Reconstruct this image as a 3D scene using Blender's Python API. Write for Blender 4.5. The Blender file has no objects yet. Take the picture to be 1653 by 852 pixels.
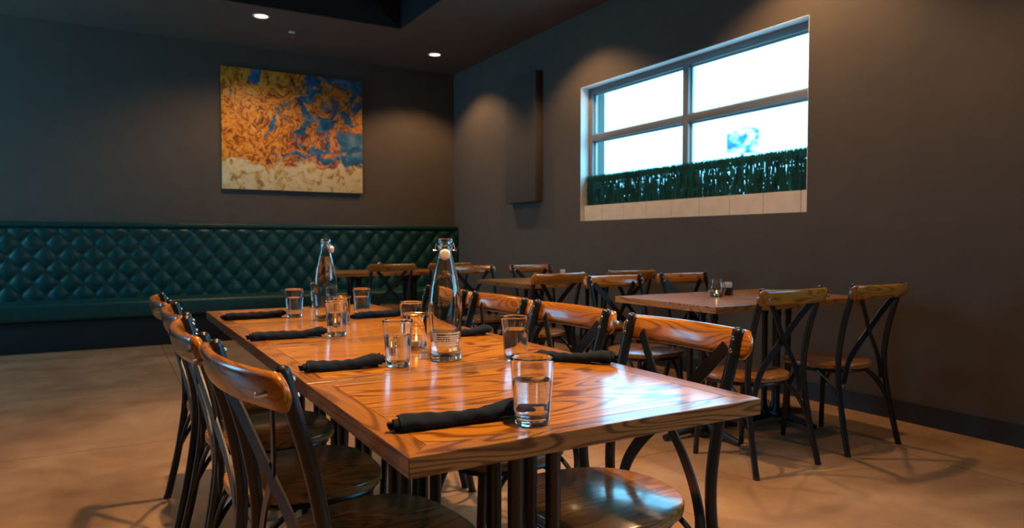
import bpy, bmesh, math, random
from math import pi, sin, cos, radians as R
from mathutils import Vector, Matrix

random.seed(7)
SC = bpy.context.scene
COL = SC.collection

# ------------------------------------------------------------------ camera
cam = bpy.data.cameras.new('camera')
cam.sensor_fit = 'HORIZONTAL'; cam.sensor_width = 36.0
cam.lens = 36.0 * 1115 / 1653
cam.clip_start = 0.05; cam.clip_end = 200
cam.dof.use_dof = True; cam.dof.focus_distance = 1.65; cam.dof.aperture_fstop = 6.0
camo = bpy.data.objects.new('camera', cam); COL.objects.link(camo)
camo.location = (0, 0, 1.07)
camo.rotation_euler = (R(90 - 1.95), 0, R(-30.3))
SC.camera = camo

# ------------------------------------------------------------------ sky, exposure
W = bpy.data.worlds.new('sky'); SC.world = W; W.use_nodes = True
bg = W.node_tree.nodes['Background']
bg.inputs['Color'].default_value = (0.17, 0.64, 1.0, 1)
bg.inputs['Strength'].default_value = 11.0
vs = SC.view_settings
SC.display_settings.display_device = 'sRGB'
vs.view_transform = 'Standard'; vs.look = 'None'; vs.gamma = 1.0; vs.use_curve_mapping = False
vs.exposure = 0.0
cy = SC.cycles
cy.use_denoising = True
cy.max_bounces = 14; cy.transmission_bounces = 12; cy.transparent_max_bounces = 12
cy.diffuse_bounces = 4; cy.glossy_bounces = 6
cy.sample_clamp_indirect = 4.0
cy.blur_glossy = 0.3

CEIL = 3.30
XW, YB, XL, YF = 4.06, 8.50, -4.0, -3.0       # window wall, back wall, left wall, front wall
def portal(loc, rot, sx, sy):
    l = bpy.data.lights.new('daylight_portal', 'AREA'); l.shape = 'RECTANGLE'; l.size = sx; l.size_y = sy
    l.cycles.is_portal = True
    o = bpy.data.objects.new('daylight_portal', l); COL.objects.link(o); o.location = loc; o.rotation_euler = rot

# ------------------------------------------------------------------ materials
MATS = {}
def newmat(name):
    m = bpy.data.materials.new(name); m.use_nodes = True
    nt = m.node_tree
    b = nt.nodes.get('Principled BSDF')
    MATS[name] = m
    return m, nt, b
def N(nt, t, **kw):
    n = nt.nodes.new(t)
    for k, v in kw.items():
        if k in n.inputs: n.inputs[k].default_value = v
        else: setattr(n, k, v)
    return n
def L(nt, a, b): nt.links.new(a, b)
def ramp(nt, fac, stops, interp='LINEAR'):
    r = nt.nodes.new('ShaderNodeValToRGB'); r.color_ramp.interpolation = interp
    e = r.color_ramp.elements
    while len(e) < len(stops): e.new(0.5)
    for el, (p, c) in zip(e, stops):
        el.position = p; el.color = (*c, 1) if len(c) == 3 else c
    L(nt, fac, r.inputs['Fac']); return r
def simple(name, col, rough=0.5, metal=0.0, noise=0.0, nscale=30, bump=0.0, bscale=80, coat=0.0, spec=0.5):
    m, nt, b = newmat(name)
    b.inputs['Base Color'].default_value = (*col, 1)
    b.inputs['Roughness'].default_value = rough; b.inputs['Metallic'].default_value = metal
    b.inputs['Coat Weight'].default_value = coat; b.inputs['Specular IOR Level'].default_value = spec
    tc = N(nt, 'ShaderNodeTexCoord')
    if noise:
        n = N(nt, 'ShaderNodeTexNoise', Scale=nscale, Detail=4.0); L(nt, tc.outputs['Object'], n.inputs['Vector'])
        lo = tuple(c * (1 - noise) for c in col); hi = tuple(min(1, c * (1 + noise)) for c in col)
        r = ramp(nt, n.outputs['Fac'], [(0.3, lo), (0.7, hi)]); L(nt, r.outputs['Color'], b.inputs['Base Color'])
    if bump:
        n = N(nt, 'ShaderNodeTexNoise', Scale=bscale, Detail=3.0); L(nt, tc.outputs['Object'], n.inputs['Vector'])
        bp = N(nt, 'ShaderNodeBump', Strength=bump, Distance=0.004); L(nt, n.outputs['Fac'], bp.inputs['Height'])
        L(nt, bp.outputs['Normal'], b.inputs['Normal'])
    return m

def wood(name, axis, light, dark, rough=0.30, coat=0.55, freq=1.0, bump=0.03):
    """oak: contour lines of a noise drawn out along the grain, plus fine pores"""
    m, nt, b = newmat(name)
    tc = N(nt, 'ShaderNodeTexCoord'); oi = N(nt, 'ShaderNodeObjectInfo')
    mul = N(nt, 'ShaderNodeMath', operation='MULTIPLY'); mul.inputs[1].default_value = 37.0
    L(nt, oi.outputs['Random'], mul.inputs[0])
    add = N(nt, 'ShaderNodeVectorMath', operation='ADD')
    L(nt, tc.outputs['Object'], add.inputs[0]); L(nt, mul.outputs[0], add.inputs[1])
    s = [9.0, 9.0, 9.0]; s[axis] = 1.6
    mp = N(nt, 'ShaderNodeMapping'); mp.inputs['Scale'].default_value = s
    L(nt, add.outputs[0], mp.inputs['Vector'])
    n1 = N(nt, 'ShaderNodeTexNoise', Scale=0.75 * freq, Detail=1.5, Roughness=0.45, Distortion=0.25)
    L(nt, mp.outputs[0], n1.inputs['Vector'])
    k = N(nt, 'ShaderNodeMath', operation='MULTIPLY'); k.inputs[1].default_value = 150.0
    L(nt, n1.outputs['Fac'], k.inputs[0])
    sn = N(nt, 'ShaderNodeMath', operation='SINE'); L(nt, k.outputs[0], sn.inputs[0])
    mr = N(nt, 'ShaderNodeMapRange'); mr.inputs['From Min'].default_value = -1; mr.inputs['From Max'].default_value = 1
    L(nt, sn.outputs[0], mr.inputs['Value'])
    s2 = [260.0, 260.0, 260.0]; s2[axis] = 9.0
    mp2 = N(nt, 'ShaderNodeMapping'); mp2.inputs['Scale'].default_value = s2
    L(nt, add.outputs[0], mp2.inputs['Vector'])
    n2 = N(nt, 'ShaderNodeTexNoise', Scale=1.0, Detail=2.0); L(nt, mp2.outputs[0], n2.inputs['Vector'])
    mid = tuple(0.55 * a + 0.45 * c for a, c in zip(light, dark))
    r1 = ramp(nt, mr.outputs[0], [(0.0, light), (0.50, light), (0.78, mid), (0.95, dark)])
    r2 = ramp(nt, n2.outputs['Fac'], [(0.36, (0.5, 0.45, 0.42)), (0.5, (1, 1, 1))])
    mx = N(nt, 'ShaderNodeMix', data_type='RGBA', blend_type='MULTIPLY'); mx.inputs['Factor'].default_value = 0.4
    L(nt, r1.outputs['Color'], mx.inputs[6]); L(nt, r2.outputs['Color'], mx.inputs[7])
    n3 = N(nt, 'ShaderNodeTexNoise', Scale=0.35, Detail=2.0); L(nt, mp.outputs[0], n3.inputs['Vector'])
    r3 = ramp(nt, n3.outputs['Fac'], [(0.3, (0.78, 0.74, 0.7)), (0.7, (1.1, 1.1, 1.1))])
    mx2 = N(nt, 'ShaderNodeMix', data_type='RGBA', blend_type='MULTIPLY'); mx2.inputs['Factor'].default_value = 1.0
    L(nt, mx.outputs[2], mx2.inputs[6]); L(nt, r3.outputs['Color'], mx2.inputs[7])
    L(nt, mx2.outputs[2], b.inputs['Base Color'])
    b.inputs['Roughness'].default_value = rough
    b.inputs['Coat Weight'].default_value = coat; b.inputs['Coat Roughness'].default_value = 0.13; b.inputs['Specular IOR Level'].default_value = 0.28
    if bump:
        bp = N(nt, 'ShaderNodeBump', Strength=bump, Distance=0.002); L(nt, n2.outputs['Fac'], bp.inputs['Height'])
        L(nt, bp.outputs['Normal'], b.inputs['Normal'])
    return m

OAK_L, OAK_D = (0.53, 0.222, 0.020), (0.20, 0.066, 0.007)
wood('oak_x', 0, OAK_L, OAK_D)
wood('oak_y', 1, (0.33, 0.135, 0.028), (0.17, 0.06, 0.013))
wood('oak_edge', 0, (0.38, 0.18, 0.055), (0.15, 0.06, 0.02), freq=1.6)
wood('chair_wood_x', 0, (0.40, 0.165, 0.026), (0.24, 0.08, 0.013), rough=0.2, freq=1.2)
wood('chair_wood_y', 1, (0.34, 0.15, 0.04), (0.20, 0.08, 0.02), rough=0.25, freq=1.0)
simple('wall_paint', (0.096, 0.078, 0.064), 0.75, noise=0.06, nscale=6, bump=0.15, bscale=220)
simple('ceiling_paint', (0.120, 0.096, 0.078), 0.85, noise=0.05, nscale=4)
simple('black_paint', (0.010, 0.010, 0.011), 0.8)
simple('panel_cloth', (0.080, 0.066, 0.055), 0.85, noise=0.1, nscale=200, bump=0.2, bscale=400)
simple('baseboard', (0.02, 0.018, 0.017), 0.5)
simple('black_metal', (0.005, 0.007, 0.010), 0.34, metal=0.0, noise=0.3, nscale=40, spec=0.5)
simple('steel', (0.62, 0.62, 0.62), 0.22, metal=1.0)
simple('brass', (0.80, 0.52, 0.22), 0.25, metal=1.0)
simple('aluminium', (0.20, 0.21, 0.215), 0.45, metal=0.2)
simple('alu_bead', (0.42, 0.50, 0.53), 0.4)
simple('reveal_paint', (0.78, 0.80, 0.80), 0.5)
simple('sill_tile', (0.90, 0.70, 0.50), 0.45, noise=0.06, nscale=12, bump=0.1, bscale=60)
simple('grout', (0.30, 0.20, 0.14), 0.9)
simple('booth_leather', (0.001, 0.050, 0.046), 0.40, noise=0.2, nscale=25, bump=0.2, bscale=160)
simple('napkin_cloth', (0.008, 0.016, 0.032), 0.85, spec=0.15, noise=0.25, nscale=300, bump=0.5, bscale=500)  # blue sky fill on the cloth is put into this base colour
simple('ceramic', (0.85, 0.84, 0.82), 0.3)
simple('rubber', (0.6, 0.2, 0.12), 0.6)
simple('wax', (0.85, 0.78, 0.62), 0.5)
simple('print_white', (0.72, 0.76, 0.78), 0.5)
simple('packet_paper', (0.75, 0.73, 0.70), 0.7, noise=0.1, nscale=80)
simple('salt', (0.8, 0.8, 0.78), 0.8)
simple('concrete_outside', (0.45, 0.44, 0.42), 0.9, noise=0.1, nscale=3)
simple('white_plastic', (0.75, 0.75, 0.73), 0.4)

def floor_mat():
    m, nt, b = newmat('stained_concrete')
    tc = N(nt, 'ShaderNodeTexCoord')
    n = N(nt, 'ShaderNodeTexNoise', Scale=1.7, Detail=7.0, Roughness=0.62, Distortion=0.5)
    L(nt, tc.outputs['Object'], n.inputs['Vector'])
    r = ramp(nt, n.outputs['Fac'], [(0.28, (0.17, 0.10, 0.055)), (0.5, (0.26, 0.16, 0.09)), (0.72, (0.36, 0.235, 0.14))])
    L(nt, r.outputs['Color'], b.inputs['Base Color'])
    n2 = N(nt, 'ShaderNodeTexNoise', Scale=9.0, Detail=4.0); L(nt, tc.outputs['Object'], n2.inputs['Vector'])
    r2 = ramp(nt, n2.outputs['Fac'], [(0.3, (0.32,) * 3), (0.7, (0.5,) * 3)])
    L(nt, r2.outputs['Color'], b.inputs['Roughness'])
floor_mat()

def glassy(name, ior, col=(1, 1, 1), rough=0.0):
    m, nt, b = newmat(name)
    b.inputs['Base Color'].default_value = (*col, 1); b.inputs['Roughness'].default_value = rough
    b.inputs['IOR'].default_value = ior; b.inputs['Transmission Weight'].default_value = 1.0
glassy('clear_glass', 1.48, (0.97, 0.99, 0.99))
glassy('bottle_glass', 1.48, (0.95, 0.985, 0.99))
glassy('water', 1.333, (0.985, 0.995, 1.0))

def pane_mat():
    m, nt, b = newmat('window_glass'); nt.nodes.remove(b)
    out = nt.nodes['Material Output']
    t = N(nt, 'ShaderNodeBsdfTransparent'); t.inputs['Color'].default_value = (0.95, 0.97, 0.97, 1)
    g = N(nt, 'ShaderNodeBsdfGlossy'); g.inputs['Roughness'].default_value = 0.02
    mx = N(nt, 'ShaderNodeMixShader'); mx.inputs[0].default_value = 0.04; L(nt, t.outputs[0], mx.inputs[1]); L(nt, g.outputs[0], mx.inputs[2])
    L(nt, mx.outputs[0], out.inputs['Surface'])
pane_mat()

def emis(name, col, strength):
    m, nt, b = newmat(name)
    b.inputs['Base Color'].default_value = (*col, 1)
    b.inputs['Emission Color'].default_value = (*col, 1); b.inputs['Emission Strength'].default_value = strength
emis('lamp_lens', (1.0, 0.72, 0.45), 5.0)
emis('flame', (1.0, 0.50, 0.12), 9.0)

def hedge_mat():
    m, nt, b = newmat('hedge_leaf')
    oi = N(nt, 'ShaderNodeTexCoord')
    n = N(nt, 'ShaderNodeTexNoise', Scale=14.0, Detail=3.0); L(nt, oi.outputs['Object'], n.inputs['Vector'])
    r = ramp(nt, n.outputs['Fac'], [(0.3, (0.006, 0.05, 0.035)), (0.7, (0.02, 0.14, 0.085))])
    L(nt, r.outputs['Color'], b.inputs['Base Color']); b.inputs['Roughness'].default_value = 0.45
    tr = N(nt, 'ShaderNodeBsdfTranslucent'); tr.inputs['Color'].default_value = (0.02, 0.16, 0.10, 1)
    mx = N(nt, 'ShaderNodeMixShader'); mx.inputs[0].default_value = 0.25
    L(nt, b.outputs[0], mx.inputs[1]); L(nt, tr.outputs[0], mx.inputs[2])
    L(nt, mx.outputs[0], nt.nodes['Material Output'].inputs['Surface'])
hedge_mat()

def painting_mat():
    """generic abstract: orange daubs over blue above, cream ground below"""
    m, nt, b = newmat('painted_canvas')
    tc = N(nt, 'ShaderNodeTexCoord')
    sep = N(nt, 'ShaderNodeSeparateXYZ'); L(nt, tc.outputs['Object'], sep.inputs[0])
    warp = N(nt, 'ShaderNodeTexNoise', Scale=3.0, Detail=3.0); L(nt, tc.outputs['Object'], warp.inputs['Vector'])
    ws = N(nt, 'ShaderNodeVectorMath', operation='SCALE'); ws.inputs['Scale'].default_value = 0.35
    L(nt, warp.outputs['Color'], ws.inputs[0])
    wa = N(nt, 'ShaderNodeVectorMath', operation='ADD'); L(nt, tc.outputs['Object'], wa.inputs[0]); L(nt, ws.outputs[0], wa.inputs[1])
    def noise(scale, det=3.0, dis=0.0, src=None):
        n = N(nt, 'ShaderNodeTexNoise', Scale=scale, Detail=det, Distortion=dis)
        L(nt, (src or wa).outputs[0], n.inputs['Vector']); return n.outputs['Fac']
    def math(op, a, bb):
        k = N(nt, 'ShaderNodeMath', operation=op)
        for i, v in enumerate((a, bb)):
            if isinstance(v, (int, float)): k.inputs[i].default_value = v
            else: L(nt, v, k.inputs[i])
        return k.outputs[0]
    def mixc(f, a, bb):
        k = N(nt, 'ShaderNodeMix', data_type='RGBA')
        L(nt, f, k.inputs[0]); L(nt, a, k.inputs[6]); L(nt, bb, k.inputs[7]); return k.outputs[2]
    blue = ramp(nt, noise(9, 4), [(0.3, (0.012, 0.06, 0.14)), (0.5, (0.02, 0.16, 0.33)), (0.75, (0.20, 0.36, 0.42))]).outputs['Color']
    daub = noise(16, 3, 1.2)
    orange = ramp(nt, daub, [(0.28, (0.04, 0.025, 0.02)), (0.40, (0.34, 0.09, 0.010)), (0.52, (0.82, 0.27, 0.012)), (0.66, (0.88, 0.42, 0.06)), (0.78, (0.55, 0.50, 0.42))]).outputs['Color']
    cream = ramp(nt, noise(7, 5, 1.5), [(0.25, (0.10, 0.10, 0.10)), (0.36, (0.55, 0.30, 0.06)), (0.48, (0.80, 0.62, 0.30)), (0.7, (0.85, 0.74, 0.48))]).outputs['Color']
    # orange thins out towards the right and upper right
    v = math('ADD', noise(5, 4, 0.6), math('MULTIPLY', sep.outputs[0], -0.20))
    mo = N(nt, 'ShaderNodeMapRange'); mo.inputs['From Min'].default_value = 0.40; mo.inputs['From Max'].default_value = 0.46
    L(nt, v, mo.inputs['Value'])
    top = mixc(mo.outputs[0], blue, orange)
    hz = math('ADD', sep.outputs[2], math('MULTIPLY', noise(3.5, 3), 0.5))
    mh = N(nt, 'ShaderNodeMapRange'); mh.inputs['From Min'].default_value = -0.08; mh.inputs['From Max'].default_value = -0.12
    L(nt, hz, mh.inputs['Value'])
    allc = mixc(mh.outputs[0], top, cream)
    L(nt, allc, b.inputs['Base Color'])
    b.inputs['Roughness'].default_value = 0.45
    bp = N(nt, 'ShaderNodeBump', Strength=0.5, Distance=0.006); L(nt, daub, bp.inputs['Height']); L(nt, bp.outputs['Normal'], b.inputs['Normal'])
painting_mat()

def sign_mat():
    m, nt, b = newmat('sign_print')
    tc = N(nt, 'ShaderNodeTexCoord'); sp = N(nt, 'ShaderNodeSeparateXYZ'); L(nt, tc.outputs['Object'], sp.inputs[0])
    n = N(nt, 'ShaderNodeTexNoise', Scale=5.0, Detail=4.0); L(nt, tc.outputs['Object'], n.inputs['Vector'])
    r = ramp(nt, n.outputs['Fac'], [(0.38, (0.01, 0.07, 0.12)), (0.48, (0.08, 0.18, 0.24)), (0.56, (0.8, 0.8, 0.8))])
    L(nt, r.outputs['Color'], b.inputs['Base Color']); b.inputs['Roughness'].default_value = 0.6
sign_mat()

# ------------------------------------------------------------------ mesh helpers
class MB:
    def __init__(s): s.v = []; s.f = []
    def add(s, vs_, fs):
        o = len(s.v); s.v += [tuple(p) for p in vs_]; s.f += [tuple(o + i for i in f) for f in fs]; return s
    def box(s, a, b):
        x0, y0, z0 = a; x1, y1, z1 = b
        return s.add([(x0, y0, z0), (x1, y0, z0), (x1, y1, z0), (x0, y1, z0), (x0, y0, z1), (x1, y0, z1), (x1, y1, z1), (x0, y1, z1)],
                     [(0, 3, 2, 1), (4, 5, 6, 7), (0, 1, 5, 4), (1, 2, 6, 5), (2, 3, 7, 6), (3, 0, 4, 7)])
    def prism(s, poly, z0, z1):
        n = len(poly)
        return s.add([(x, y, z0) for x, y in poly] + [(x, y, z1) for x, y in poly],
                     [tuple(range(n - 1, -1, -1)), tuple(range(n, 2 * n))] + [(i, (i + 1) % n, n + (i + 1) % n, n + i) for i in range(n)])
    def tube(s, pts, r, seg=10, cap=True, closed=False, dome=False):
        pts = [Vector(p) for p in pts]; n = len(pts)
        rs = r if isinstance(r, (list, tuple)) else [r] * n
        rings = []; up = None
        for i, p in enumerate(pts):
            if closed: t = pts[(i + 1) % n] - pts[i - 1]
            else: t = pts[min(i + 1, n - 1)] - pts[max(i - 1, 0)]
            t.normalize()
            if up is None:
                up = Vector((0, 0, 1)) if abs(t.z) < 0.9 else Vector((1, 0, 0))
            u = (up - t * up.dot(t)).normalized(); w = t.cross(u); up = u
            rings.append([p + (u * cos(2 * pi * k / seg) + w * sin(2 * pi * k / seg)) * rs[i] for k in range(seg)])
        vv = [q for ring in rings for q in ring]; ff = []
        m = n if closed else n - 1
        for i in range(m):
            j = (i + 1) % n
            for k in range(seg):
                k2 = (k + 1) % seg
                ff.append((i * seg + k, i * seg + k2, j * seg + k2, j * seg + k))
        if cap and not closed:
            ff.append(tuple(range(seg - 1, -1, -1))); ff.append(tuple((n - 1) * seg + k for k in range(seg)))
        return s.add(vv, ff)
    def strap(s, pts, nrm, w, t):
        """flat bar: width w in the plane, thickness t along nrm"""
        pts = [Vector(p) for p in pts]; n = len(pts); nrm = Vector(nrm).normalized(); vv = []; ff = []
        for i, p in enumerate(pts):
            d = (pts[min(i + 1, n - 1)] - pts[max(i - 1, 0)]).normalized()
            sd = d.cross(nrm).normalized(); nn = sd.cross(d).normalized()
            for a, b in ((-1, -1), (1, -1), (1, 1), (-1, 1)): vv.append(p + sd * a * w / 2 + nn * b * t / 2)
        for i in range(n - 1):
            for k in range(4): ff.append((i * 4 + k, i * 4 + (k + 1) % 4, i * 4 + 4 + (k + 1) % 4, i * 4 + 4 + k))
        ff += [(3, 2, 1, 0), tuple((n - 1) * 4 + k for k in range(4))]
        return s.add(vv, ff)
    def lathe(s, prof, seg=40, c=(0, 0, 0), closed=False):
        vv = []; idx = []
        for r, z in prof:
            if r < 1e-6: idx.append([len(vv)]); vv.append((c[0], c[1], c[2] + z))
            else:
                idx.append(list(range(len(vv), len(vv) + seg)))
                vv += [(c[0] + r * cos(2 * pi * k / seg), c[1] + r * sin(2 * pi * k / seg), c[2] + z) for k in range(seg)]
        ff = []
        pairs = [(i, i + 1) for i in range(len(prof) - 1)] + ([(len(prof) - 1, 0)] if closed else [])
        for i, j in pairs:
            A, B = idx[i], idx[j]
            if len(A) == 1 and len(B) == 1: continue
            for k in range(seg):
                k2 = (k + 1) % seg
                if len(A) == 1: ff.append((A[0], B[k2], B[k]))
                elif len(B) == 1: ff.append((A[k], A[k2], B[0]))
                else: ff.append((A[k], A[k2], B[k2], B[k]))
        return s.add(vv, ff)
    def sphere(s, c, r, seg=12, rows=7, sz=1.0):
        return s.lathe([(r * sin(pi * i / rows) if 0 < i < rows else 0, -r * sz * cos(pi * i / rows)) for i in range(rows + 1)], seg, c)
    def build(s, name, mat, parent=None, smooth=35, bevel=0.0, bseg=2, fix=True):
        me = bpy.data.meshes.new(name); me.from_pydata(s.v, [], s.f)
        if fix or bevel:
            bm = bmesh.new(); bm.from_mesh(me)
            if bevel:
                es = [e for e in bm.edges if len(e.link_faces) == 2 and e.calc_face_angle(0) > 0.5]
                bmesh.ops.bevel(bm, geom=es, offset=bevel, segments=bseg, profile=0.5, affect='EDGES')
            bmesh.ops.recalc_face_normals(bm, faces=bm.faces); bm.to_mesh(me); bm.free()
        if smooth:
            me.polygons.foreach_set('use_smooth', [True] * len(me.polygons))
            me.set_sharp_from_angle(angle=R(smooth))
        me.materials.append(MATS[mat])
        o = bpy.data.objects.new(name, me); COL.objects.link(o); o.parent = parent
        return o
def spl(pts, n=6):
    """Catmull-Rom through points"""
    P = [Vector(p) for p in pts]; out = []
    for i in range(len(P) - 1):
        a = P[max(i - 1, 0)]; b = P[i]; c = P[i + 1]; d = P[min(i + 2, len(P) - 1)]
        for k in range(n):
            t = k / n
            out.append(0.5 * ((2 * b) + (c - a) * t + (2 * a - 5 * b + 4 * c - d) * t * t + (3 * b - a - 3 * c + d) * t ** 3))
    out.append(P[-1]); return out
def tag(o, label, cat, group=None, kind=None):
    o['label'] = label; o['category'] = cat
    if group: o['group'] = group
    if kind: o['kind'] = kind
    return o
def empty(name, loc=(0, 0, 0), rz=0.0):
    o = bpy.data.objects.new(name, None); COL.objects.link(o); o.location = loc; o.rotation_euler = (0, 0, rz)
    o.empty_display_size = 0.05; return o
def copy_tree(o, parent=None):
    c = o.copy(); COL.objects.link(c); c.parent = parent
    for ch in o.children: copy_tree(ch, c)
    return c
def struct(o): o['kind'] = 'structure'; return o

# ------------------------------------------------------------------ the room
fl = struct(MB().box((XL - .3, YF - .3, -0.12), (XW + .3, YB + .3, -0.012)).build('floor', 'grout', smooth=0))
xs = [XL - .3, -2.55, -1.05, 0.45, 1.95, 3.45, XW + .3]
ys = [YF - .3, -1.9, -0.4, 1.1, 2.6, 4.1, 5.6, 7.1, YB + .3]
for i in range(len(xs) - 1):
    for j in range(len(ys) - 1):
        g = 0.002
        MB().box((xs[i] + g, ys[j] + g, -0.013), (xs[i + 1] - g, ys[j + 1] - g, 0.0)).build('slab', 'stained_concrete', fl, smooth=0)

# ceiling with a dark raised recess
HX0, HX1, HY0, HY1 = 0.35, 2.71, 3.75, 6.96
c = MB(); T = 0.15; a0, a1, b0, b1 = XL - .3, XW + .3, YF - .3, YB + .3
c.box((a0, b0, CEIL), (a1, HY0, CEIL + T)); c.box((a0, HY1, CEIL), (a1, b1, CEIL + T))
c.box((a0, HY0, CEIL), (HX0, HY1, CEIL + T)); c.box((HX1, HY0, CEIL), (a1, HY1, CEIL + T))
ce = struct(c.build('ceiling', 'ceiling_paint', smooth=0))
c = MB(); z1 = CEIL + 0.75; T = 0.0015; e_ = 0.012
c.box((HX0, HY0, CEIL + T), (HX0 + e_, HY1, z1)); c.box((HX1 - e_, HY0, CEIL + T), (HX1, HY1, z1))
c.box((HX0 + e_, HY0, CEIL + T), (HX1 - e_, HY0 + e_, z1)); c.box((HX0 + e_, HY1 - e_, CEIL + T), (HX1 - e_, HY1, z1))
c.box((HX0 - .05, HY0 - .05, z1), (HX1 + .05, HY1 + .05, z1 + .1))
c.build('ceiling_recess', 'black_paint', ce, smooth=0)

# walls
struct(MB().box((XL - .3, YB, -0.1), (XW + .3, YB + .3, CEIL + .1)).build('wall_back', 'wall_paint', smooth=0))
struct(MB().box((XL - .3, YF - .3, -0.1), (XW + .3, YF, CEIL + .1)).build('wall_front', 'wall_paint', smooth=0))
WY0, WY1, WZ0, WZ1 = 3.02, 5.60, 1.262, 2.575         # opening in the window wall
VY0, VY1 = -2.30, 0.95                                # second opening, out of view nearer the front, added for cool daylight
c = MB()
c.box((XW, YF, -0.1), (XW + .3, YB, WZ0)); c.box((XW, YF, WZ1), (XW + .3, YB, CEIL + .1))
for ya, yb in ((YF, VY0), (VY1, WY0), (WY1, YB)): c.box((XW, ya, WZ0), (XW + .3, yb, WZ1))
struct(c.build('wall_right', 'wall_paint', smooth=0))
LY0, LY1, LZ0, LZ1 = 5.9, 8.3, 0.7, 3.0               # unseen opening in the left wall, added for cool fill light
c = MB()
c.box((XL - .3, YF, -0.1), (XL, YB, LZ0)); c.box((XL - .3, YF, LZ1), (XL, YB, CEIL + .1))
c.box((XL - .3, YF, LZ0), (XL, LY0, LZ1)); c.box((XL - .3, LY1, LZ0), (XL, YB, LZ1))
struct(c.build('wall_left', 'wall_paint', smooth=0))
portal((XL - .31, (LY0 + LY1) / 2, (LZ0 + LZ1) / 2), (0, R(-90), 0), LZ1 - LZ0, LY1 - LY0)
struct(MB().box((XW - .015, YF, 0), (XW, YB, 0.12)).build('baseboard_right', 'baseboard', smooth=0))
struct(MB().box((XL, YB - .015, 0), (XW, YB, 0.12)).build('baseboard_back', 'baseboard', smooth=0))
portal((XW + .31, (WY0 + WY1) / 2, (WZ0 + WZ1) / 2), (0, R(90), 0), WZ1 - WZ0, WY1 - WY0)
portal((XW + .31, (VY0 + VY1) / 2, (WZ0 + WZ1) / 2), (0, R(90), 0), WZ1 - WZ0, VY1 - VY0)

def window(name, X, sgn, y0, y1, z0, z1, ycuts, zcuts, fw=0.06, depth=0.07):
    """frame stands at X and runs outward by sgn*depth"""
    root = struct(empty(name, (0, 0, 0)))
    xa, xb = sorted((X, X + sgn * depth))
    def bar(nm, ya, yb, za, zb): MB().box((xa, ya, za), (xb, yb, zb)).build(nm, 'aluminium', root, bevel=0.004)
    bar('frame_rail', y0, y1, z0, z0 + fw); bar('frame_rail', y0, y1, z1 - fw, z1)
    bar('frame_stile', y0, y0 + fw, z0 + fw, z1 - fw); bar('frame_stile', y1 - fw, y1, z0 + fw, z1 - fw)
    ye = [y0 + fw] + [y for y in ycuts] + [y1 - fw]
    ze = [z0 + fw] + [z for z in zcuts] + [z1 - fw]
    for y in ycuts: bar('mullion', y - fw * .55, y + fw * .55, z0 + fw, z1 - fw)
    for z in zcuts:
        for i in range(len(ye) - 1):
            ya = ye[i] + (fw * .55 if i else 0); yb = ye[i + 1] - (fw * .55 if i < len(ye) - 2 else 0)
            bar('transom', ya, yb, z - fw * .5, z + fw * .5)
    for i in range(len(ye) - 1):
        for j in range(len(ze) - 1):
            ya = ye[i] + (fw * .55 if i else 0); yb = ye[i + 1] - (fw * .55 if i < len(ye) - 2 else 0)
            za = ze[j] + (fw * .5 if j else 0); zb = ze[j + 1] - (fw * .5 if j < len(ze) - 2 else 0)
            g = 0.016; xm = X + sgn * depth * 0.62
            b = MB(); h0, h1 = sorted((xm - sgn * .012, xm))
            b.box((h0, ya, za), (h1, ya + g, zb)); b.box((h0, yb - g, za), (h1, yb, zb))
            b.box((h0, ya + g, za), (h1, yb - g, za + g)); b.box((h0, ya + g, zb - g), (h1, yb - g, zb))
            p = MB().box((xm, ya, za), (xm + sgn * .004, yb, zb)).build('pane', 'window_glass', root, smooth=0)
            b.build('glazing_bead', 'alu_bead', p, smooth=0)
    return root
window('window_1', XW + .10, 1, WY0, WY1, WZ0, WZ1, [4.265], [2.080])
# painted reveal lining
c = MB(); e = 0.004
c.box((XW + .0, WY1 - e, WZ0), (XW + .10, WY1, WZ1)); c.box((XW, WY0, WZ0), (XW + .10, WY0 + e, WZ1))
c.box((XW, WY0, WZ1 - e), (XW + .10, WY1, WZ1))
struct(c.build('trim_1', 'reveal_paint', smooth=0))
window('fill_window_right', XW + .10, 1, VY0, VY1, WZ0, WZ1, [-.675], [2.115])  # out-of-view window, added to bring more blue daylight into the room

window('fill_window_left', XL - .12, -1, LY0, LY1, LZ0, LZ1, [7.1], [2.3])  # made-up window out of view, gives the walls some cool ambient
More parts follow.
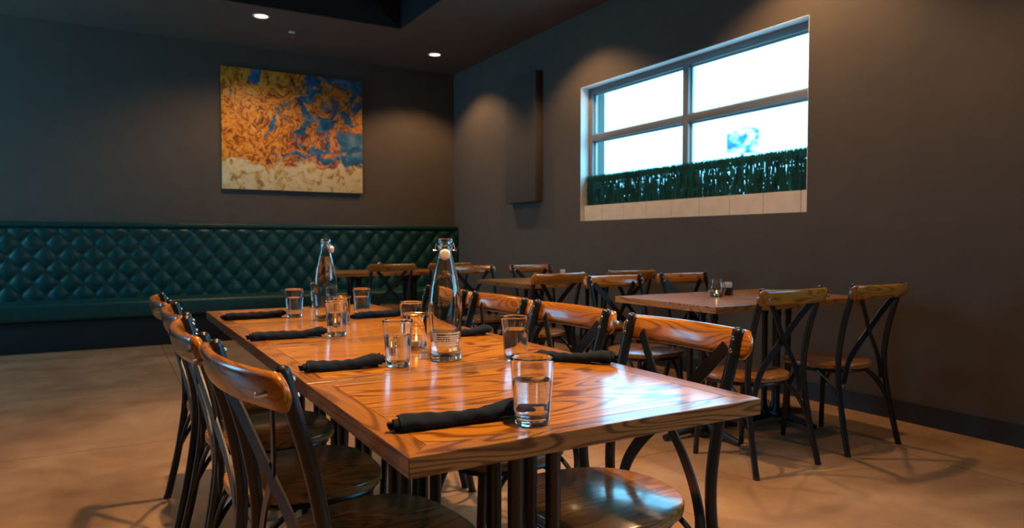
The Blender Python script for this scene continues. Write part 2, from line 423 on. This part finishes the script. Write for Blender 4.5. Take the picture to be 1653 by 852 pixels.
# tiled upstand on the sill, with the hedge mat behind it
tw = 0.315; led = struct(MB().box((XW + .050, WY0 + .005, WZ0), (XW + .062, WY1 - .006, WZ0 + .150)).build('trim_2', 'grout', smooth=0))
tile = None; y = 4.043
while y > WY0 + .02: y -= tw
while y < WY1 - .02:
    ya, yb = max(y, WY0 + .006) + .0025, min(y + tw, WY1 - .007) - .0025
    if yb - ya > 0.02: MB().box((XW + .042, ya, WZ0 + .001), (XW + .0505, yb, WZ0 + .152)).build('tile', 'sill_tile', led, smooth=0)
    y += tw
c = MB(); rnd = random.Random(3)
for k in range(15000):
    y = rnd.uniform(WY0 + .01, WY1 - .012)
    if rnd.random() < 0.5 and (sin(y * 61) + sin(y * 23.7 + 1)) > 1.45: continue
    x = XW + rnd.uniform(.066, .094); z0 = WZ0 + rnd.choice([.01, .01, .06, .10, .13, .15, .17, .20, .23, .26, .29, .34]); h = rnd.uniform(.09, .19)
    z1 = min(z0 + h, WZ0 + .452 + rnd.uniform(-.012, .006)); w = rnd.uniform(.002, .0055); dx = rnd.uniform(-.008, .008); dy = rnd.uniform(-.014, .014)
    xt = min(max(x + dx, XW + .064), XW + .098); yt = min(max(y + dy, WY0 + .008), WY1 - .008)
    an = rnd.uniform(0, pi); ux, uy = sin(an) * w * .5, cos(an) * w
    c.add([(x - ux, y - uy, z0), (x + ux, y + uy, z0), (xt, yt, z1)], [(0, 1, 2)])
for k in range(6000):                                  # the thick combed top
    y = rnd.uniform(WY0 + .01, WY1 - .012); x = XW + rnd.uniform(.066, .096); z1 = WZ0 + .452 + rnd.uniform(-.018, .008); z0 = z1 - rnd.uniform(.03, .075)
    w = rnd.uniform(.002, .0045); c.add([(x, y - w, z0), (x, y + w, z0), (x, y + rnd.uniform(-.008, .008), z1)], [(0, 1, 2)])
tag(c.build('hedge_mat', 'hedge_leaf', smooth=0, fix=False), 'dark green artificial hedge matting standing along the bottom of the window', 'hedge', kind='stuff')

# outdoors
struct(MB().box((XW + .3, -14, -0.2), (44, 34, -0.05)).build('ground_outside', 'concrete_outside', smooth=0))
sg = empty('street_sign', (12.58, 11.06, -0.05), R(-40)); tag(sg, 'pale blue printed signboard on a post seen through the window', 'sign')
MB().box((-.35, -.03, 3.12), (.35, .03, 3.70)).build('board', 'sign_print', sg, bevel=.004)
MB().tube([(0, 0.05, 0), (0, .05, 3.5)], .04).build('post', 'aluminium', sg)

# wall panel on the window wall
pn = empty('wall_panel', (XW, 6.617, 1.49)); tag(pn, 'tall dark cloth-covered panel mounted on the wall beside the window', 'wall panel')
MB().box((-.092, -.322, 0), (-.002, .322, 1.40)).build('panel_body', 'panel_cloth', pn, bevel=.006)
MB().box((-.004, -.25, .1), (0, .25, 1.3)).build('mounting_plate', 'black_metal', pn, smooth=0)
MB().sphere((-.095, -.29, 1.35), .006).build('highlight_bead', 'steel', pn)  # bright bead standing in for a small highlight near the top corner

# downlights
def downlight(x, y, z, watt, label, grp, cone=122, blend=.45):
    root = empty('downlight', (x, y, z)); tag(root, label, 'ceiling light', grp)
    MB().lathe([(.062, 0), (.082, 0), (.084, -.004), (.080, -.008), (.066, -.008), (.062, -.004)], 32, closed=True).build('trim_ring', 'white_plastic', root)
    MB().lathe([(0, -.0025), (.0615, -.0025), (.0615, -.0005), (0, -.0005)], 32).build('lens', 'lamp_lens', root)
    l = bpy.data.lights.new('downlight_bulb', 'SPOT'); l.energy = watt; l.color = (1.0, 0.57, 0.26)
    l.spot_size = R(cone); l.spot_blend = blend; l.shadow_soft_size = 0.05
    o = bpy.data.objects.new('downlight_bulb', l); COL.objects.link(o); o.parent = root; o.location = (0, 0, -.02)
    return root
GL = 'recessed downlights in the ceiling'
for i, (y, wt) in enumerate([(7.69, 92), (5.36, 100), (3.03, 130), (0.70, 90)]):
    downlight(3.42, y, CEIL, wt, ['lit recessed downlight in the ceiling near the corner of the two walls', 'recessed downlight above the wall between panel and window',
              'recessed downlight above the window, second from the panel', 'recessed downlight above the plain wall past the window'][i], GL)
for i, (x, y, z, wt) in enumerate([(0.95, 3.05, CEIL, 430), (0.75, 0.75, CEIL, 480), (0.95, 5.36, CEIL + .75, 60), (-1.4, 3.05, CEIL, 50), (-1.4, .75, CEIL, 50), (1.35, 7.25, CEIL, 95), (-1.4, 5.36, CEIL, 40)]):
    downlight(x, y, z, wt, ['recessed downlight above the booth end of the long table', 'recessed downlight above the other end of the long table', 'downlight inside the dark ceiling recess',
              'recessed downlight on the far side of the aisle from the long table', 'recessed downlight above the open floor away from the booth', 'recessed downlight above the green booth', 'recessed downlight beside the dark ceiling recess, away from the window'][i], GL, 150 if i == 5 else 88, .6)
# sprinkler
sp = empty('sprinkler', (1.74, 7.65, CEIL)); tag(sp, 'small white sprinkler head on the ceiling above the painting', 'sprinkler')
MB().lathe([(0, 0), (.035, 0), (.03, -.008), (0, -.008)], 20).build('flange', 'white_plastic', sp)
MB().tube([(0, 0, -.006), (0, 0, -.05)], .009).build('stem', 'steel', sp)
MB().lathe([(0, -.05), (.022, -.05), (.022, -.053), (0, -.053)], 16).build('deflector', 'steel', sp)

# painting
pt = empty('painting', (1.95, YB, 2.355)); tag(pt, 'large unframed canvas of orange and blue daubs above cream, on the back wall', 'painting')
MB().box((-.82, -.045, -.695), (.82, -.003, .695)).build('canvas', 'painted_canvas', pt, bevel=.004)
MB().box((-.78, -.004, -.65), (.78, 0, .65)).build('stretcher_frame', 'black_metal', pt, smooth=0)

# booth
BX0, BX1, SEATZ, TOPZ = -2.2, XW - .02, 0.47, 1.26
bo = empty('tufted_booth', ((BX0 + BX1) / 2, YB, 0)); tag(bo, 'long dark green button-tufted leather booth along the back wall', 'booth')
hw = (BX1 - BX0) / 2
MB().box((-hw, -.60, 0), (hw, -.02, .30)).build('base', 'black_paint', bo, bevel=.006)
MB().box((-hw, -.66, .30), (hw, -.10, SEATZ)).build('seat', 'booth_leather', bo, bevel=.035, bseg=4)
c = MB(); NX, NZ = 380, 52; px, pz = .21, .26; zb, zt = SEATZ - .02, TOPZ
for j in range(NZ + 1):
    for i in range(NX + 1):
        x = -hw + 2 * hw * i / NX; z = zb + (zt - .04 - zb) * j / NZ
        u = x / px + z / pz; v = x / px - z / pz
        h = (abs(sin(pi * u)) * abs(sin(pi * v))) ** .38 * .036
        h *= min(1, (zt - .05 - z) / .05 + .25) if z > zt - .09 else 1
        c.v.append((x, -.115 - h, z))
n1 = NX + 1
for j in range(NZ):
    for i in range(NX): c.f.append((j * n1 + i, j * n1 + i + 1, (j + 1) * n1 + i + 1, (j + 1) * n1 + i))
bk = c.build('backrest', 'booth_leather', bo, smooth=60, fix=False)
MB().box((-hw, -.15, zt - .055), (hw, -.003, zt)).build('top_roll', 'booth_leather', bk, bevel=.018, bseg=3)
MB().box((-hw, -.112, SEATZ - .1), (hw, -.003, zt - .04)).build('back_board', 'black_paint', bo, smooth=0)
bmesh_btn = None
for kz in range(int(zb / .13) + 1, int((zt - .07) / .13) + 1):
    z = kz * .13; i0 = math.floor(-hw / px) - 1
    for i in range(i0, -i0 + 2):
        x = i * px + (px / 2 if kz % 2 else 0)
        if abs(x) > hw - .03: continue
        if bmesh_btn is None:
            o = MB().sphere((0, 0, 0), .011, 8, 5).build('button', 'booth_leather', bo); bmesh_btn = o.data
        else:
            o = bpy.data.objects.new('button', bmesh_btn); COL.objects.link(o); o.parent = bo
        o.location = (x, -.117, z)

# ------------------------------------------------------------------ tables
TZ = 0.75; TT = 0.033
def make_table(w, d):
    """w along x, d along y; origin at floor centre"""
    root = empty('dining_table')
    r = 0.048; g = 0.0006; x, y = w / 2, d / 2; z0, z1 = TZ - TT, TZ
    MB().box((-x + r + g, -y + r + g, z0), (x - r - g, y - r - g, z1)).build('top_panel', 'oak_x', root, bevel=.0005, bseg=1, smooth=0)
    for s in (-1, 1):
        MB().prism([(s * x, -y), (s * x, y), (s * (x - r), y - r), (s * (x - r), -y + r)], z0, z1).build('edge_board', 'oak_y', root, bevel=.0014, smooth=0)
        MB().prism([(-x, s * y), (x, s * y), (x - r - g, s * (y - r)), (-x + r + g, s * (y - r))], z0, z1).build('edge_board', 'oak_edge', root, bevel=.0014, smooth=0)
    b = empty('pedestal'); b.parent = root
    c = MB(); c.box((-.24, -.03, z0 - .014), (.24, .03, z0)); c.box((-.03, -.20, z0 - .014), (.03, .20, z0)); c.box((-.075, -.075, z0 - .034), (.075, .075, z0 - .013))
    c.build('top_spider', 'black_metal', b, bevel=.003)
    for sx in (-1, 1):
        for sy in (-1, 1):
            q = .046; cx, cy_ = sx * q, sy * q
            MB().lathe([(0, .06), (.026, .06), (.026, .075), (.020, .085), (.0165, .10), (.0165, z0 - .085), (.021, z0 - .078), (.021, z0 - .070), (.0175, z0 - .064), (.0175, z0 - .052), (.024, z0 - .044), (.024, z0 - .034), (0, z0 - .034)], 16, (cx, cy_, 0)).build('post', 'black_metal', b)
    MB().box((-.07, -.07, .035), (.07, .07, .062)).build('post_plate', 'black_metal', b, bevel=.004)
    for a in range(4):
        t = a * pi / 2
        pts = spl([(cos(t) * .04, sin(t) * .04, .045), (cos(t) * .17, sin(t) * .17, .034), (cos(t) * .27, sin(t) * .27, .018)], 5)
        MB().tube(pts, [.024 - .008 * i / (len(pts) - 1) for i in range(len(pts))], 10).build('foot', 'black_metal', b)
    return root
tproto = make_table(0.762, 0.606)
GT = 'four tables pushed together into the long table'
MX = 0.758; TY = [0.945 + .305 + .61 * i for i in range(4)]
TL = ['oak table at the end of the long row away from the green booth', 'second oak table of the long row counted from the end away from the booth',
      'third oak table of the long row counted from the end away from the booth', 'oak table at the booth end of the long row']
for i, y in enumerate(TY):
    t = tproto if i == 0 else copy_tree(tproto)
    t.location = (MX, y, 0); tag(t, TL[i], 'table', GT)
def side_table(x, y, label, rz=pi / 2):
    t = copy_tree(tproto); t.location = (x, y, 0); t.rotation_euler = (0, 0, rz); tag(t, label, 'table', 'tables along the window wall and booth')
side_table(2.51 + .303, 2.74, 'oak table under the window with the bulb-shaped candle jar on it')
side_table(2.51 + .913, 2.74, 'oak table under the window joined to the candle table, against the wall side')
side_table(2.62 + .303, 4.66, 'oak table below the wall panel, on the aisle side')
side_table(2.62 + .913, 4.66, 'oak table below the wall panel, against the wall side')
side_table(2.18, 6.95, 'oak table standing in front of the green booth', pi / 2)
side_table(2.79, 6.95, 'oak table in front of the green booth, next to the corner', pi / 2)

# ------------------------------------------------------------------ chairs
def make_chair():
    """origin on the floor, faces +y"""
    root = empty('cross_back_chair')
    # seat outline
    pl = []
    for k in range(56):
        a = 2 * pi * k / 56; ca, sa = cos(a), sin(a)
        p = 2.9 if sa > 0 else 2.25
        rr = (abs(ca) ** p + abs(sa) ** p) ** (-1 / p)
        wdt = .208 + .010 * sa
        pl.append((wdt * rr * ca, .203 * rr * sa - .012))
    MB().prism(pl, .408, .433).build('seat', 'chair_wood_y', root, bevel=.006)
    MB().tube([(x * .88, y * .88, .3975) for x, y in pl[::2]], .011, 8, closed=True).build('seat_frame', 'black_metal', root)
    for s in (-1, 1):
        pts = spl([(s * .215, -.275, 0), (s * .203, -.228, .22), (s * .194, -.201, .44), (s * .195, -.222, .62), (s * .199, -.268, .79), (s * .200, -.284, .848)], 5)
        rr = [.0145] * len(pts)
        pts += [pts[-1] + Vector((0, -.0015, .006)), pts[-1] + Vector((0, -.002, .010))]; rr += [.0115, .004]
        lg = MB().tube(pts, rr, 12).build('back_leg', 'black_metal', root)
        for zz in (.832, .802): MB().sphere((s * .199, -.2555 - (zz - .79) * .26, zz), .0068, 10, 5).build('bolt', 'steel', lg)
        MB().lathe([(0, 0), (.016, 0), (.014, .012), (0, .012)], 12, (s * .215, -.275, 0)).build('foot_cap', 'black_paint', lg)
        fp = spl([(s * .152, .126, .408), (s * .158, .136, .22), (s * .165, .146, 0)], 4)
        MB().tube(fp, .0135, 12).build('front_leg', 'black_metal', root)
        # side brace: an arch from rear leg up to the seat and down to the front leg
        MB().tube(spl([(s * .203, -.232, .20), (s * .186, -.16, .325), (s * .170, -.04, .402), (s * .160, .06, .37), (s * .158, .134, .235)], 5), .0075, 8).build('side_brace', 'black_metal', root)
        # crossing strap
        st = spl([(-s * .160, -.289, .805), (-s * .080, -.262 - s * .003, .712), (0, -.236 - s * .003, .607), (s * .080, -.220, .520), (s * .128, -.212, .450), (s * .150, -.210, .385), (s * .156, -.206, .345)], 6)
        MB().strap(st, (0, -1, .2), .033, .005).build('cross_strap', 'black_metal', root)
    for yy, xq in ((.124, .158), (-.21, .196)):
        MB().tube(spl([(-xq, yy * 1.1, .19), (-xq * .83, yy * .95, .32), (-.06, yy * .82, .402), (.06, yy * .82, .402), (xq * .83, yy * .95, .32), (xq, yy * 1.1, .19)], 5), .0075, 8).build('arch_brace', 'black_metal', root)
    # rail: bent solid wood, bellied section, rounded ends
    c = MB(); n = 26; seg = 16; vv = []
    for i in range(n + 1):
        t = -1 + 2 * i / n
        edge = max(0, (abs(t) - .93) / .07); sc = math.sqrt(max(0.02, 1 - edge * edge * .97))
        X = .236 * t; Yc = -.322 + .034 * t * t; lean = -.22
        hh = .036 * (0.30 + .70 * sc) ; th = .0145 * (0.35 + .65 * sc)
        for k in range(seg):
            a = 2 * pi * k / seg
            e1 = 2 / 2.6
            dz = hh * (abs(sin(a)) ** e1) * (1 if sin(a) >= 0 else -1); dy = th * (abs(cos(a)) ** e1) * (1 if cos(a) >= 0 else -1)
            vv.append((X, Yc + dy + lean * dz, .815 + dz))
    ff = [(i * seg + k, i * seg + (k + 1) % seg, (i + 1) * seg + (k + 1) % seg, (i + 1) * seg + k) for i in range(n) for k in range(seg)]
    ff += [tuple(range(seg - 1, -1, -1)), tuple(n * seg + k for k in range(seg))]
    c.add(vv, ff); rl = c.build('back_rail', 'chair_wood_x', root, smooth=50)
    for s in (-1, 1):
        MB().tube([(s * .199, -.296, .815), (s * .199, -.330, .812)], .006, 8).build('rail_nut', 'steel', rl)
    return root
cproto = make_chair(); first = [True]
def chair(x, y, rz, label, group):
    c = cproto if first[0] else copy_tree(cproto); first[0] = False
    c.location = (x, y, 0); c.rotation_euler = (0, 0, R(rz)); tag(c, label, 'chair', group); return c
GR = 'chairs on the window side of the long table'; GLc = 'chairs on the side of the long table away from the window'
order = ['first', 'second', 'third', 'fourth']
for i, (x, y, rz) in enumerate([(1.045, 1.375, 90), (1.05, 1.90, 90), (1.05, 2.388, 90), (1.045, 2.875, 90)]):
    chair(x, y, rz, 'cross-back chair on window side of long table, %s from the end away from booth' % order[i], GR)
for i, (x, y, rz) in enumerate([(0.505, 1.445, -82), (0.47, 1.945, -90), (0.48, 2.45, -90), (0.47, 2.96, -90)]):
    chair(x, y, rz, 'cross-back chair facing the window across long table, %s from the end away from booth' % order[i], GLc)
GW = 'chairs at the tables along the window wall'
chair(2.72, 3.10, 180, 'cross-back chair on the booth side of the candle table, on the aisle', GW)
chair(3.34, 3.14, 180, 'cross-back chair on the booth side of the candle table, next to the wall', GW)
chair(2.70, 2.36, 0, 'cross-back chair on the aisle, tucked under the candle table opposite the booth side', GW)
chair(3.36, 2.36, 0, 'cross-back chair next to the wall, tucked under the candle table opposite the booth side', GW)
chair(2.60, 4.14, 4, 'cross-back chair facing the booth at the table below the wall panel, on the aisle', GW)
chair(3.33, 4.24, 0, 'cross-back chair facing the booth at the table below wall panel, next to the wall', GW)
chair(2.72, 5.06, 180, 'cross-back chair with its back to the booth, at the table below wall panel, on aisle', GW)
chair(3.33, 5.06, 180, 'cross-back chair with its back to the booth, at the table below wall panel, by wall', GW)
GBc = 'chairs facing the green booth'
chair(2.30, 6.45, 0, 'cross-back chair facing the green booth, with the salt shaker behind it', GBc)
chair(2.90, 6.45, 0, 'cross-back chair facing the green booth, next to the corner table', GBc)

# ------------------------------------------------------------------ things on the tables
def make_glass(level=.078):
    root = empty('drinking_glass'); h = .118
    prof = [(0, .0), (.0255, .0), (.0287, .0015), (.0300, .006)]
    ro = lambda z: .0300 + (.0390 - .0300) * (z - .006) / (h - .006)
    prof += [(ro(z), z) for z in (.03, .06, .09, .114)] + [(ro(.118) - .0003, .1172), (ro(.118) - .0011, .118), (ro(.118) - .0019, .1172)]
    ri = lambda z: ro(z) - (.0022 if z > .05 else .0022 + .0012 * (.05 - z) / .05)
    prof += [(ri(z), z) for z in (.112, .09, .06, .035, .018)] + [(ri(.018) - .004, .0135), (0, .0125)]
    MB().lathe(prof, 56).build('glass_body', 'clear_glass', root, smooth=50)
    e = .0003
    wp = [(0, .0122), (ri(.018) - .004 + e, .0132), (ri(.018) + e, .0178)] + [(ri(z) + e, z) for z in (.035, .06, level) if z <= level] + [(ri(level) - .0015, level - .0006), (0, level - .0006)]
    MB().lathe(wp, 56).build('water', 'water', root, smooth=50)
    return root
GG = 'water glasses on the long table'
glasses = [(0.635, 1.017, .078, 'tumbler of water beside the napkin roll at the table end away from booth'),
           (0.632, 1.657, .080, 'tumbler of water next to the swing-top bottle with printed label, at a napkin roll end'),
           (0.937, 1.585, .084, 'tumbler of water at the tip of the slanting napkin roll on the window side'),
           (0.656, 2.285, .080, 'tumbler of water in front of the candle holder beside the full bottle'),
           (0.862, 2.135, .080, 'tumbler of water behind the candle holder by the half-empty bottle'),
           (0.667, 2.945, .082, 'tumbler of water at a napkin roll beyond the full bottle, away from the window'),
           (0.865, 3.325, .080, 'tumbler of water standing alone at the booth end of the long table'),
           (0.925, 2.845, .082, 'tumbler of water by the napkin roll on the window side beside the full bottle')]
gproto = {}
for x, y, lv, lab in glasses:
    if lv not in gproto: g = make_glass(lv); gproto[lv] = g
    else: g = copy_tree(gproto[lv])
    g.location = (x, y, TZ + .0004); g.rotation_euler = (0, 0, random.uniform(0, 6)); tag(g, lab, 'glass', GG)

def make_bottle(level, with_label, ang):
    root = empty('swing_top_bottle')
    out = [(0.0, .002), (.030, .0), (.038, .0015), (.0415, .006), (.0425, .014), (.0410, .026), (.0395, .040), (.0410, .060), (.0432, .085), (.0450, .115), (.0452, .140),
           (.0435, .168), (.0395, .198), (.0335, .226), (.0270, .250), (.0215, .270), (.0180, .284), (.0165, .293), (.0165, .296), (.0192, .298), (.0192, .304), (.0165, .306),
           (.0160, .312), (.0185, .315), (.0192, .319), (.0185, .3235), (.0165, .325)]
    inn = [(.0125, .3245), (.0118, .318), (.0118, .300), (.0140, .284), (.0180, .268), (.0237, .249), (.0303, .226), (.0363, .198), (.0403, .168), (.0420, .140), (.0418, .115), (.0400, .085), (.0378, .060), (.0363, .040), (.0375, .026), (.0365, .019), (.030, .014), (0, .016)]
    MB().lathe(out + inn, 64).build('bottle_body', 'bottle_glass', root, smooth=50)
    e = .0003; wp = [(0, .0157), (.030, .0137), (.0368, .019), (.0378, .026)]
    src = [p for p in reversed(inn) if .03 < p[1] < level]
    wp += [(r + e, z) for r, z in src]
    # radius at the level
    s2 = sorted(inn, key=lambda p: p[1]); rl = .04
    for (r0, z0), (r1, z1) in zip(s2, s2[1:]):
        if z0 <= level <= z1: rl = r0 + (r1 - r0) * (level - z0) / (z1 - z0)
    wp += [(rl + e, level), (rl - .002, level - .0006), (0, level - .0006)]
    MB().lathe(wp, 64).build('water', 'water', root, smooth=50)
    def rout(z):
        for (r0, z0), (r1, z1) in zip(out, out[1:]):
            if z0 <= z <= z1: return r0 + (r1 - r0) * (z - z0) / max(1e-6, z1 - z0)
        return .04
    # swing top: collar wire, two side arms, bail and ceramic stopper hanging on the front
    T = Matrix.Rotation(ang, 4, 'Z')
    def tp(p): return T @ Vector(p)
    sw = empty('swing_top'); sw.parent = root
    MB().tube([tp((.0180 * cos(2 * pi * k / 24), .0180 * sin(2 * pi * k / 24), .2945)) for k in range(24)], .0011, 6, closed=True).build('collar_wire', 'steel', sw)
    for s in (-1, 1):
        MB().tube([tp(p) for p in spl([(s * .0185, 0, .2945), (s * .0245, -.003, .2935), (s * .0262, -.004, .299), (s * .0225, -.010, .312), (s * .019, -.019, .304), (s * .013, -.0265, .288)], 5)], .0012, 6).build('bail_wire', 'steel', sw)
        MB().tube([tp((s * .0235, 0, .2935)), tp((s * .031, .001, .2930))], .0016, 6).build('hinge_pin', 'steel', sw)
    q = T @ Matrix.Translation((0, -.0265, .282)) @ Matrix.Rotation(R(100), 4, 'X')
    c = MB().lathe([(0, -.011), (.0115, -.011), (.0145, -.007), (.0145, .0), (.012, .006), (0, .008)], 24); c.v = [tuple(q @ Vector(v)) for v in c.v]
    c.build('stopper', 'ceramic', sw)
    c = MB().lathe([(.008, -.0145), (.0125, -.0145), (.0125, -.0105), (.008, -.0105)], 20, closed=True); c.v = [tuple(q @ Vector(v)) for v in c.v]
    c.build('seal', 'white_plastic', sw)
    if with_label:
        c = MB()
        def patch(a0, a1, z0a, z0b, z1, n=10, m=4):
            """a slanting printed shape on the glass: lower edge runs z0a..z0b"""
            vv = []
            for j in range(m + 1):
                for i in range(n + 1):
                    a = a0 + (a1 - a0) * i / n; zl = z0a + (z0b - z0a) * i / n; z = zl + (z1 - zl) * j / m
                    r = rout(z) + .0003; vv.append(tuple(T @ Vector((r * sin(a), -r * cos(a), z))))
            c.add(vv, [(j * (n + 1) + i, j * (n + 1) + i + 1, (j + 1) * (n + 1) + i + 1, (j + 1) * (n + 1) + i) for j in range(m) for i in range(n)])
        patch(-1.05, 1.15, .0745, .0745, .0775)
        patch(-1.05, -.55, .0745, .032, .0750); patch(-.55, 1.1, .0425, .0425, .0445)
        rr = random.Random(5)
        for row in range(5):
            z = .0700 - row * .0055; a = -.80 + row * .06
            while a < .95:
                wa = rr.uniform(.05, .16); patch(a, min(a + wa, 1.0), z - .0030, z - .0030, z, 3, 1); a += wa + .035
        patch(.25, .45, .028, .028, .036, 3, 1); patch(.5, .85, .030, .030, .038, 4, 1)
        c.build('printed_label', 'print_white', root, smooth=60, fix=False)
    return root
ANG = R(-26)
b1 = make_bottle(.0800, True, ANG); b1.location = (.775, 1.680, TZ + .0004); tag(b1, 'clear swing-top bottle with white printed label and little water left', 'bottle', 'swing-top water bottles')
b2 = make_bottle(.255, False, R(60)); b2.location = (.757, 2.79, TZ + .0004); tag(b2, 'clear swing-top bottle full of water toward the booth end of the long table', 'bottle', 'swing-top water bottles')

def tealight(parent, z, s=1.0):
    t = MB().lathe([(0, 0), (.0185 * s, 0), (.0185 * s, .015), (.017 * s, .0155), (.017 * s, .012), (0, .012)], 20, (0, 0, z)).build('tealight', 'steel', parent)
    MB().lathe([(0, .0122), (.0165 * s, .0122), (.0165 * s, .0135), (0, .0130)], 18, (0, 0, z)).build('wax', 'wax', t)
    MB().lathe([(0, .015), (.0028, .018), (.0032, .021), (.0018, .027), (0, .032)], 10, (0, 0, z)).build('flame', 'flame', t)
    l = bpy.data.lights.new('candle_light', 'POINT'); l.energy = 0.15; l.color = (1, .5, .18); l.shadow_soft_size = .002
    o = bpy.data.objects.new('candle_light', l); COL.objects.link(o); o.parent = parent; o.location = (0, 0, z + .024)
def make_candle_holder():
    root = empty('candle_holder'); r = .032; h = .104
    MB().lathe([(0, .004), (r - .001, .004), (r, .007), (r, .098), (r - .0008, .100), (r - .002, .099), (r - .0022, .012), (r - .006, .009), (0, .009)], 40).build('glass_cylinder', 'clear_glass', root, smooth=50)
    wr = empty('wire_cage'); wr.parent = root
    for z, q in ((.0022, r + .0012), (.045, r + .0012), (.072, r + .0012), (h, r + .0045)):
        MB().tube([(q * cos(2 * pi * k / 32), q * sin(2 * pi * k / 32), z) for k in range(32)], .0011, 6, closed=True).build('ring', 'brass', wr)
    for k in range(6):
        a = 2 * pi * k / 6 + .3; q = r + .0012
        MB().tube([(q * cos(a), q * sin(a), .0015), (q * cos(a), q * sin(a), .092), ((r + .0045) * cos(a), (r + .0045) * sin(a), h)], .0009, 6).build('upright_wire', 'brass', wr)
    MB().tube([(-r, 0, .0020), (r, 0, .0020)], .0009, 6).build('base_wire', 'brass', wr)
    tealight(root, .0095)
    return root
ch = make_candle_holder(); ch.location = (.780, 1.895, TZ); tag(ch, 'wire-caged glass candle holder beside the bottle with the printed label', 'candle holder', 'wire candle holders')
ch2 = copy_tree(ch); ch2.location = (.768, 2.61, TZ); tag(ch2, 'wire-caged glass candle holder in front of the full bottle', 'candle holder', 'wire candle holders')

# bulb-shaped candle jar, caddies, shaker
cj = empty('candle_jar', (2.985, 2.80, TZ)); tag(cj, 'bulb-shaped clear glass candle jar with lit tealight on the table under the window', 'candle jar')
MB().lathe([(0, .0), (.030, .0), (.036, .004), (.047, .030), (.050, .050), (.046, .072), (.038, .092), (.040, .100), (.0375, .1005), (.0355, .092), (.0435, .072), (.0475, .050), (.0445, .030), (.034, .007), (0, .006)], 40).build('jar_body', 'clear_glass', cj, smooth=50)
tealight(cj, .0065)
def caddy(x, y, label, rz):
    r = empty('sugar_caddy', (x, y, TZ), rz); tag(r, label, 'caddy', 'packet caddies')
    c = MB(); c.box((-.034, -.024, 0), (.034, .024, .004)); c.box((-.034, -.024, .004), (.034, -.021, .045)); c.box((-.034, .021, .004), (.034, .024, .045))
    c.box((-.034, -.021, .004), (-.031, .021, .045)); c.box((.031, -.021, .004), (.034, .021, .045)); c.build('tray', 'black_metal', r)
    for k in range(8):
        q = -.027 + k * .0073; hh = .066 + .010 * ((k * 7) % 3) / 2
        MB().box((q, -.019, .0045), (q + .0045, .019, hh)).build('packet', 'packet_paper', r, smooth=0)
caddy(3.14, 2.86, 'small dark caddy of white packets beside the candle jar', R(30))
caddy(3.30, 4.80, 'small dark caddy of white packets on the table below the wall panel', R(60))
ss = empty('salt_shaker', (2.40, 6.80, TZ)); tag(ss, 'small glass salt shaker on the table in front of the booth', 'shaker')
MB().lathe([(0, 0), (.022, 0), (.022, .06), (.018, .075), (0, .075)], 20).build('jar', 'salt', ss)
MB().lathe([(0, .075), (.0195, .075), (.0195, .092), (.012, .102), (0, .103)], 20).build('cap', 'steel', ss)

def napkin(x0, y0, x1, y1, label, seed):
    rr = random.Random(seed); ln = math.hypot(x1 - x0, y1 - y0); ang = math.atan2(y1 - y0, x1 - x0)
    c = MB(); n = 56; m = 96; ph = rr.uniform(0, 6); fl = rr.uniform(-.2, .2)
    for i in range(n + 1):
        t = i / n; xx = ln * t
        rad = .0182 * (1 + .07 * sin(t * 4 + ph) + .035 * sin(t * 11 + ph * 2)) * (1 + .10 * (t - .5))
        tmax = 2 * pi * 2.35 + 2.6 * (t - .12) * (1 if t > .12 else .2) - .7 + fl        # the loose corner runs slantwise over the top
        for k in range(m + 1):
            th = tmax * k / m
            q = rad * (.30 + .62 * (th / (2 * pi * 2.5)))
            last = max(0, 1 - (tmax - th) / 1.1)                                        # lifted edge of the outer layer
            q += .0028 * last * last
            q += .0009 * sin(th * 3 + t * 9 + ph) * (k / m) + .0006 * sin(t * 40 + th * 2 + ph)
            e = max(0, abs(t - .5) * 2 - .86) / .14
            off = (-1 if t < .5 else 1) * e * (.016 * (1 - k / m) ** 1.2 - .006 * (k / m))
            a = -th + 2.3
            c.v.append((xx + off, q * cos(a) * 1.14 + .004 * sin(t * 3.2 + ph), q * sin(a) * .90))
    for i in range(n):
        for k in range(m): c.f.append((i * (m + 1) + k, i * (m + 1) + k + 1, (i + 1) * (m + 1) + k + 1, (i + 1) * (m + 1) + k))
    for i in range(n + 1):
        row = range(i * (m + 1), (i + 1) * (m + 1)); zm = min(c.v[q][2] for q in row)
        for q in row: c.v[q] = (c.v[q][0], c.v[q][1], c.v[q][2] - zm + .0012)
    o = c.build('napkin_roll', 'napkin_cloth', smooth=60, fix=False)
    sd = o.modifiers.new('thickness', 'SOLIDIFY'); sd.thickness = .0014; sd.offset = 0
    o.location = (x0, y0, TZ); o.rotation_euler = (0, 0, ang); tag(o, label, 'napkin', 'rolled black napkins on the long table')
nap = [(.408, 1.083, .655, 1.072, 'rolled black napkin at the table end away from the booth, beside the lone tumbler'),
       (.405, 1.690, .592, 1.672, 'rolled black napkin pointing at the tumbler beside the labelled bottle'),
       (.385, 2.305, .615, 2.298, 'rolled black napkin pointing at the tumbler before the candle holder near the full bottle'),
       (.395, 2.955, .625, 2.955, 'rolled black napkin at the tumbler beyond the full bottle, opposite the window side'),
       (.855, 2.745, 1.090, 2.755, 'rolled black napkin on the window side near the full bottle'),
       (.915, 2.075, 1.110, 2.062, 'rolled black napkin on the window side behind the labelled bottle'),
       (.985, 1.560, 1.118, 1.400, 'slanting rolled black napkin on the window side of the long table')]
for i, (a, b, c_, d, lab) in enumerate(nap): napkin(a, b, c_, d, lab, i + 11)
